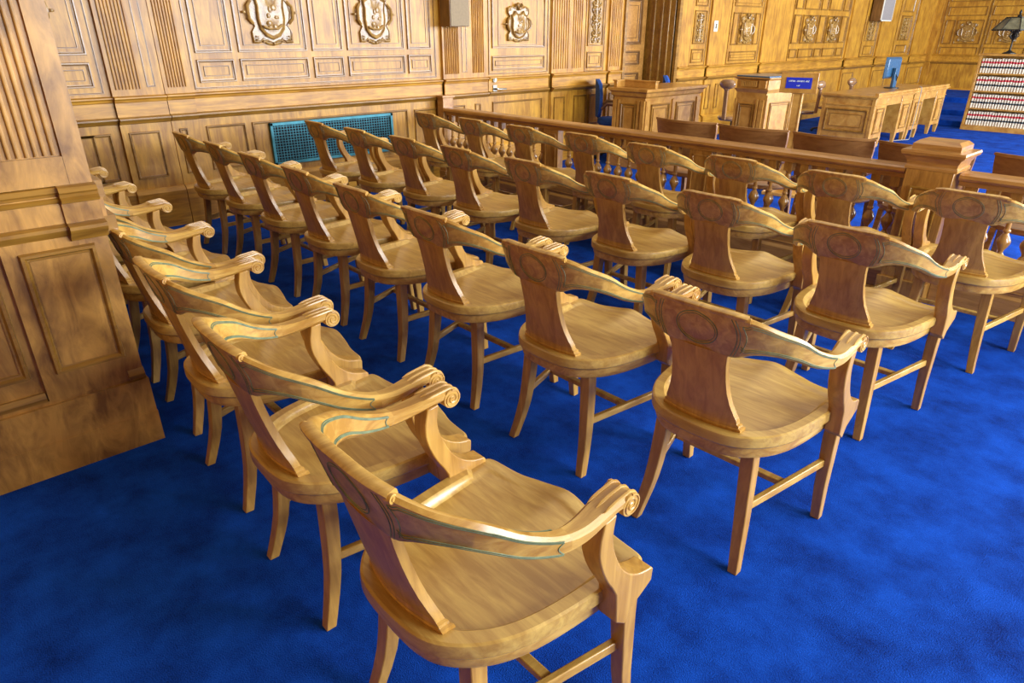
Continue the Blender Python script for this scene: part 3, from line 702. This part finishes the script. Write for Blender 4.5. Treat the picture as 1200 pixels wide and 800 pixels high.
# sign on a stand
root = empty('sign_stand', (-3.27, 6.80, 0), math.radians(14))
b = MB(); b.box(-.045,.045,-.02,.02,.03,1.02); b.box(.035,.052,-.026,.026,.03,1.0); b.box(-.052,-.038,-.026,.026,.03,1.0); b.build('pole', M['desk'], root, bevel=.003)
b = MB(); b.box(-.17,.17,-.14,.14,0,.035); b.build('base', M['desk'], root, bevel=.005)
b = MB(); b.box(-.175,.175,-.045,-.022,1.0,1.19); bo = b.build('sign_board', M['desk'], root, bevel=.004)
b = MB(); b.box(-.12,.12,-.050,-.044,1.045,1.145); pl = b.build('sign_plate', M['signblue'], bo); pl['label'] = 'blue sign plate with a white line of small letters'
b = MB()
def ltrs(x0, x1, n_, z, hh):
    p = (x1-x0)/n_
    for k in range(n_):
        a = x0+k*p; b.box(a, a+p*.22, -.0525, -.0495, z, z+hh); b.box(a, a+p*.72, -.0525, -.0495, z+hh*(.8 if k % 2 else .4), z+hh*(1 if k % 2 else .6)); 
        if k % 3: b.box(a+p*.5, a+p*.72, -.0525, -.0495, z, z+hh)
ltrs(-.095,-.03,7,1.105,.014); ltrs(-.02,.05,8,1.105,.014); ltrs(.06,.098,4,1.105,.014); ltrs(-.016,.016,4,1.065,.012)
b.build('lettering', M['white'], pl)['label'] = 'white lettering' if False else 'small white letters'
tag(root, 'small wooden stand sign with a blue plate and white lettering', 'sign')

# ------------------------------------------------------------------ counsel desks
def desk(L_):
    root = empty('desk'); Wd = .78; Hh = .735
    b = MB(); b.box(-Wd/2-.02, Wd/2+.02, -.02, L_+.02, Hh-.03, Hh); b.box(-Wd/2, Wd/2, .0, L_, Hh-.05, Hh-.03); b.box(Wd/2-.04, Wd/2+.01, -.0, L_, Hh, Hh+.035); b.build('desktop', M['desk'], root, bevel=.004)
    for y0, y1 in ((.0,.46), (L_-.46,L_)):
        b = MB(); b.box(-Wd/2+.015, Wd/2-.015, y0+.015, y1-.015, .14, Hh-.05)
        b.build('pedestal', M['desk'], root, bevel=.004)
        F_ = Face((Wd/2-.015,0,0), (0,1,0), (1,0,0)); F_.panel(y0+.09, y1-.09, .20, .56, 0, w=.02, h=.01, inner=.05); F_.slab(y0+.015,y1-.015,.60,.61,.012,0)
        F_.mb.build('side_panel', [M['desk'], M['desk'], M['mould']], root, smooth=30)
        for sx in (-1, 1):
            for yy in (y0+.045, y1-.045):
                b = MB(); b.frustum((sx*(Wd/2-.045),yy,0), (.02,.02), (sx*(Wd/2-.045),yy,.15), (.034,.034)); b.build('leg', M['desk'], root, bevel=.003)
    b = MB(); b.box(-Wd/2+.03, Wd/2-.02, .46, L_-.46, .58, Hh-.05); b.build('drawer_rail', M['desk'], root, bevel=.003)
    b = MB(); b.box(-Wd/2+.03, -Wd/2+.05, .44, L_-.44, .2, .6); b.build('modesty_panel', M['dark'], root)
    F_ = Face((0,.015,0), (1,0,0), (0,-1,0)); F_.panel(-Wd/2+.09, Wd/2-.09, .22, .54, 0, w=.025, h=.014, inner=.07); F_.slab(-Wd/2+.015,Wd/2-.015,.585,.60,.014,0); F_.slab(-Wd/2+.015,-Wd/2+.06,.14,.68,.01,0); F_.slab(Wd/2-.06,Wd/2-.015,.14,.68,.01,0)
    F_.mb.build('end_panel', [M['desk'], M['desk'], M['mould']], root, smooth=30)
    return root
d1 = desk(1.45); d1.location = (-4.25, 10.44, 0); tag(d1, 'panelled oak desk nearest the blue sign, nearer of the two desks', 'desk', 'counsel desks')
d2 = copy_tree(d1); d2.location = (-4.25, 11.93, 0); tag(d2, 'panelled oak desk carrying the computer monitor, farther of the two desks', 'desk', 'counsel desks')

# monitor
root = empty('monitor', (-4.32, 12.15, .737), math.radians(-10))
b = MB(); b.lathe([(.001,0),(.11,0),(.11,.012),(.03,.02),(.001,.02)], n=20); b.build('base', M['black'], root)
b = MB(); b.box(-.005,.04,-.045,.045,.015,.30); b.build('stand', M['bluep'], root, bevel=.004)
b = MB(); b.frustum((0,0,0),(.20,.15),(0,0,.045),(.235,.185)); b.frustum((0,0,.045),(.235,.185),(0,0,.06),(.235,.185))
T_ = Matrix.Translation((-.02,0,.30)) @ Matrix.Rotation(math.radians(-90), 4, 'Y') @ Matrix.Rotation(math.radians(90), 4, 'Z')
b.v = [tuple(T_ @ (Vector(v)*.85)) for v in b.v]; b.build('screen_housing', M['bluep'], root, bevel=.006)
b = MB(); b.tube([(.03,.03,.1),(.06,.0,.16),(.03,-.03,.22)], .008, 6); b.build('cable', M['black'], root)
tag(root, 'blue grey computer monitor seen from behind on the oak desk', 'monitor')

# round-backed swivel chairs and blue chairs
def swivel(mat, mat2):
    root = empty('swivel_chair')
    b = MB(); rings = []
    for z, hw in ((.52,.20),(.60,.25),(.70,.28),(.80,.285),(.88,.26),(.93,.19),(.95,.10)):
        rings.append([(hw*k/8, .9*(hw*k/8)**2-.30-.05*(z-.5), z) for k in range(-8,9)]+[(hw*k/8, .9*(hw*k/8)**2-.25-.05*(z-.5), z) for k in range(8,-9,-1)])
    b.loops(rings); b.build('backrest', mat, root, smooth=60)
    b = MB(); b.loops([[(.26*math.cos(a)*s, .26*math.sin(a)*s, z) for a in [2*PI*k/24 for k in range(24)]] for z, s in ((.42,.9),(.44,1),(.48,1),(.50,.92))]); b.build('seat', mat, root, smooth=60)
    b = MB(); b.lathe([(.03,.08),(.03,.42)], n=12); b.build('column', M['black'], root)
    b = MB(); b.bar((0,-.24,.46), (0,-.29,.62), .08, .02, up=(0,1,0)); b.build('back_bracket', M['black'], root)
    for k in range(5):
        a = 2*PI*k/5; b = MB(); b.bar((0,0,.10), (.28*math.cos(a),.28*math.sin(a),.05), .04, .03); b.ball((.28*math.cos(a),.28*math.sin(a),.028), .028, 10); b.build('foot', M['black'], root)
    for s in (-1, 1):
        b = MB(); b.tube([(s*.25,.12,.46),(s*.29,.14,.66),(s*.29,-.12,.68),(s*.27,-.20,.62)], .02, 8); b.build('armrest', mat2, root)
    return root
def headrest_chair():
    root = empty('swivel_chair')
    b = MB(); b.ball((0,-.26,.905), (.125,.055,.068), 18); b.build('headrest', M['gloss'], root, smooth=80)
    b = MB(); b.bar((0,-.25,.44), (0,-.27,.87), .05, .03, up=(0,1,0)); b.ball((0,-.265,.84), (.045,.035,.02), 10); b.build('back_upright', M['gloss'], root)
    b = MB(); b.loops([[(.22*math.cos(a)*s, .22*math.sin(a)*s, z) for a in [2*PI*k/24 for k in range(24)]] for z, s in ((.42,.9),(.44,1),(.46,1),(.475,.92))]); b.build('seat', M['gloss'], root, smooth=60)
    b = MB(); b.lathe([(.03,.08),(.03,.42)], n=12); b.build('column', M['black'], root)
    for k in range(4):
        a = PI/2*k+.4; b = MB(); b.bar((0,0,.10), (.24*math.cos(a),.24*math.sin(a),.05), .04, .03); b.ball((.24*math.cos(a),.24*math.sin(a),.028), .028, 10); b.build('foot', M['black'], root)
    return root
sb = headrest_chair()
for i, (x, y, rz, sz, lab) in enumerate([(-5.20, 8.96, 0, 1., 'glossy brown chair with a rounded headrest between the pale counter and the lectern'), (-5.16, 10.9, 90, .9, 'glossy brown chair with a rounded headrest at the left end of the nearer desk'), (-5.13, 11.95, 90, .9, 'glossy brown chair with a rounded headrest behind the nearer desk, left of the monitor')]):
    o = sb if i == 0 else copy_tree(sb); o.location = (x, y, 0); o.rotation_euler.z = math.radians(rz); o.scale = (1, 1, sz); tag(o, lab, 'chair', 'chairs with rounded headrests')
bl = swivel(M['bluefab'], M['dark'])
for i, (x, y, rz, lab) in enumerate([(-5.90, 7.16, -49, 'blue upholstered chair squeezed between the wall and the pale counter'), (-5.78, 8.45, -57, 'blue upholstered chair rising behind the pale counter')]):
    o = bl if i == 0 else copy_tree(bl); o.location = (x, y, 0); o.rotation_euler.z = math.radians(rz); o.scale = (.8, .8, 1.05); tag(o, lab, 'chair', 'blue upholstered chairs')

# ------------------------------------------------------------------ bookcase with law books
BX0, BX1, BY = -3.71, -2.30, 14.05
root = empty('bookcase', (BX0, BY, 0)); W = BX1-BX0
b = MB(); b.box(0,.035,0,.30,0,1.20); b.box(W-.035,W,0,.30,0,1.20); b.box(0,W,.28,.30,0,1.2); b.build('carcass', M['desk'], root, bevel=.003)
b = MB(); b.box(-.02,W+.02,-.02,.31,1.19,1.225); b.build('top', M['desk'], root, bevel=.004)
b = MB(); b.box(0,W,-.015,.28,0,.085); b.build('plinth', M['desk'], root, bevel=.003)
SZ = [.085, .365, .645, .925]
for z in SZ[1:]:
    b = MB(); b.box(.035,W-.035,.0,.28,z-.022,z); b.build('shelf', M['desk'], root, bevel=.002)
tag(root, 'low oak bookcase filled with rows of law books on the blue carpet', 'bookcase')
bk = MB(); hb = .222
for z0, z1, mi in ((0,.075,0),(.075,.105,2),(.105,.150,0),(.150,.182,1),(.182,hb,0)):
    bk.loops([[(x,y,z) for x, y in ((0,.012),(.004,.004),(.010,-.001),(.017,-.003),(.024,-.001),(.030,.004),(.034,.012),(.034,.19),(0,.19))] for z in (z0, z1)], cap=(z0 == 0 or z1 == hb), mi=mi)
bp_ = bk.build('law_book', [M['paper'], M['redlab'], M['blklab']])
sn = ['bottom', 'second lowest', 'second highest', 'top']
first = True; nb_ = 33
for si, z in enumerate(SZ):
    for k in range(nb_):
        o = bp_ if first else bp_.copy()
        if not first: COL.objects.link(o)
        first = False
        o.location = (BX0+.042+k*.0405, BY+.03+random.uniform(0,.008), z+.0005); o.scale = (1, 1, random.uniform(.97, 1.02))
        tag(o, 'cream law book with red and black spine labels on the %s bookcase shelf' % sn[si], 'book', 'law books on the %s shelf' % sn[si])

# lamp on the bookcase
root = empty('table_lamp', (-3.34, BY+.16, 1.226))
b = MB(); b.lathe([(.10,0),(.10,.012),(.05,.03),(.02,.05),(.012,.08),(.016,.12),(.010,.16),(.018,.20),(.03,.24),(.045,.27),(.03,.30),(.05,.33),(.012,.36),(.01,.56),(.008,.60)], n=14); 
for k in range(6):
    a = 2*PI*k/6; b.tube([(.02*math.cos(a),.02*math.sin(a),.22),(.07*math.cos(a),.07*math.sin(a),.27),(.05*math.cos(a),.05*math.sin(a),.33),(.1*math.cos(a),.1*math.sin(a),.36)], .008, 5)
b.build('stem', M['iron'], root)
b = MB(); n8 = 8
def oc(r, z): return [(r*math.cos(2*PI*(k+.5)/n8), r*math.sin(2*PI*(k+.5)/n8), z) for k in range(n8)]
b.loops([oc(.33,.36), oc(.17,.54), oc(.15,.55), oc(.165,.54), oc(.322,.362)], cap=False); sh = b.build('lamp_shade', M['glass_shade'], root, smooth=0)
b = MB()
for k in range(n8): b.tube([oc(.333,.36)[k], oc(.173,.545)[k]], .007, 5); b.tube([oc(.333,.36)[k], oc(.333,.36)[(k+1)%n8]], .011, 5); b.tube([oc(.173,.545)[k], oc(.173,.545)[(k+1)%n8]], .008, 5); b.bar(oc(.172,.545)[k], (0,0,.55), .01, .01)
for k in range(40): a = 2*PI*k/40; b.ball((.315*math.cos(a), .315*math.sin(a), .352), .013, 6)
b.build('shade_frame', M['iron'], sh)
b = MB(); b.lathe([(.03,.555),(.035,.57),(.012,.59),(.02,.61),(.02,.63),(.004,.66)], n=10); b.build('finial', M['iron'], root)
tag(root, 'ornate iron lamp with a dark octagonal glass shade above the bookcase', 'lamp')

# cables on the carpet by the desks
b = MB(); rr = [(-.02+.16*math.cos(k*.5)*(1-k/40), -.05+.14*math.sin(k*.5), .012) for k in range(26)]
b.tube([(.10,.35,.012),(.05,.2,.012)]+rr+[(-.3,-.1,.012),(-.55,.05,.012)], .010, 6)
o = b.build('power_cable', plain('pale_teal_rubber', (.25, .5, .5), .5, noise=.2), loc=(-4.02, 10.62, 0)); tag(o, 'pale teal power cable coiled on the carpet under the nearer desk', 'cable')
b = MB(); b.tube([(-.02,0,.79),(.012,0,.785),(.02,0,.74),(.018,.01,.4),(.02,-.02,.06),(.02,-.04,.012),(-.12,-.4,.012),(-.2,-.8,.012)], .006, 6)
o = b.build('monitor_cable', M['spkg'], loc=(-3.835, 11.98, 0)); tag(o, 'thin grey cable hanging down the front of the farther desk', 'cable')
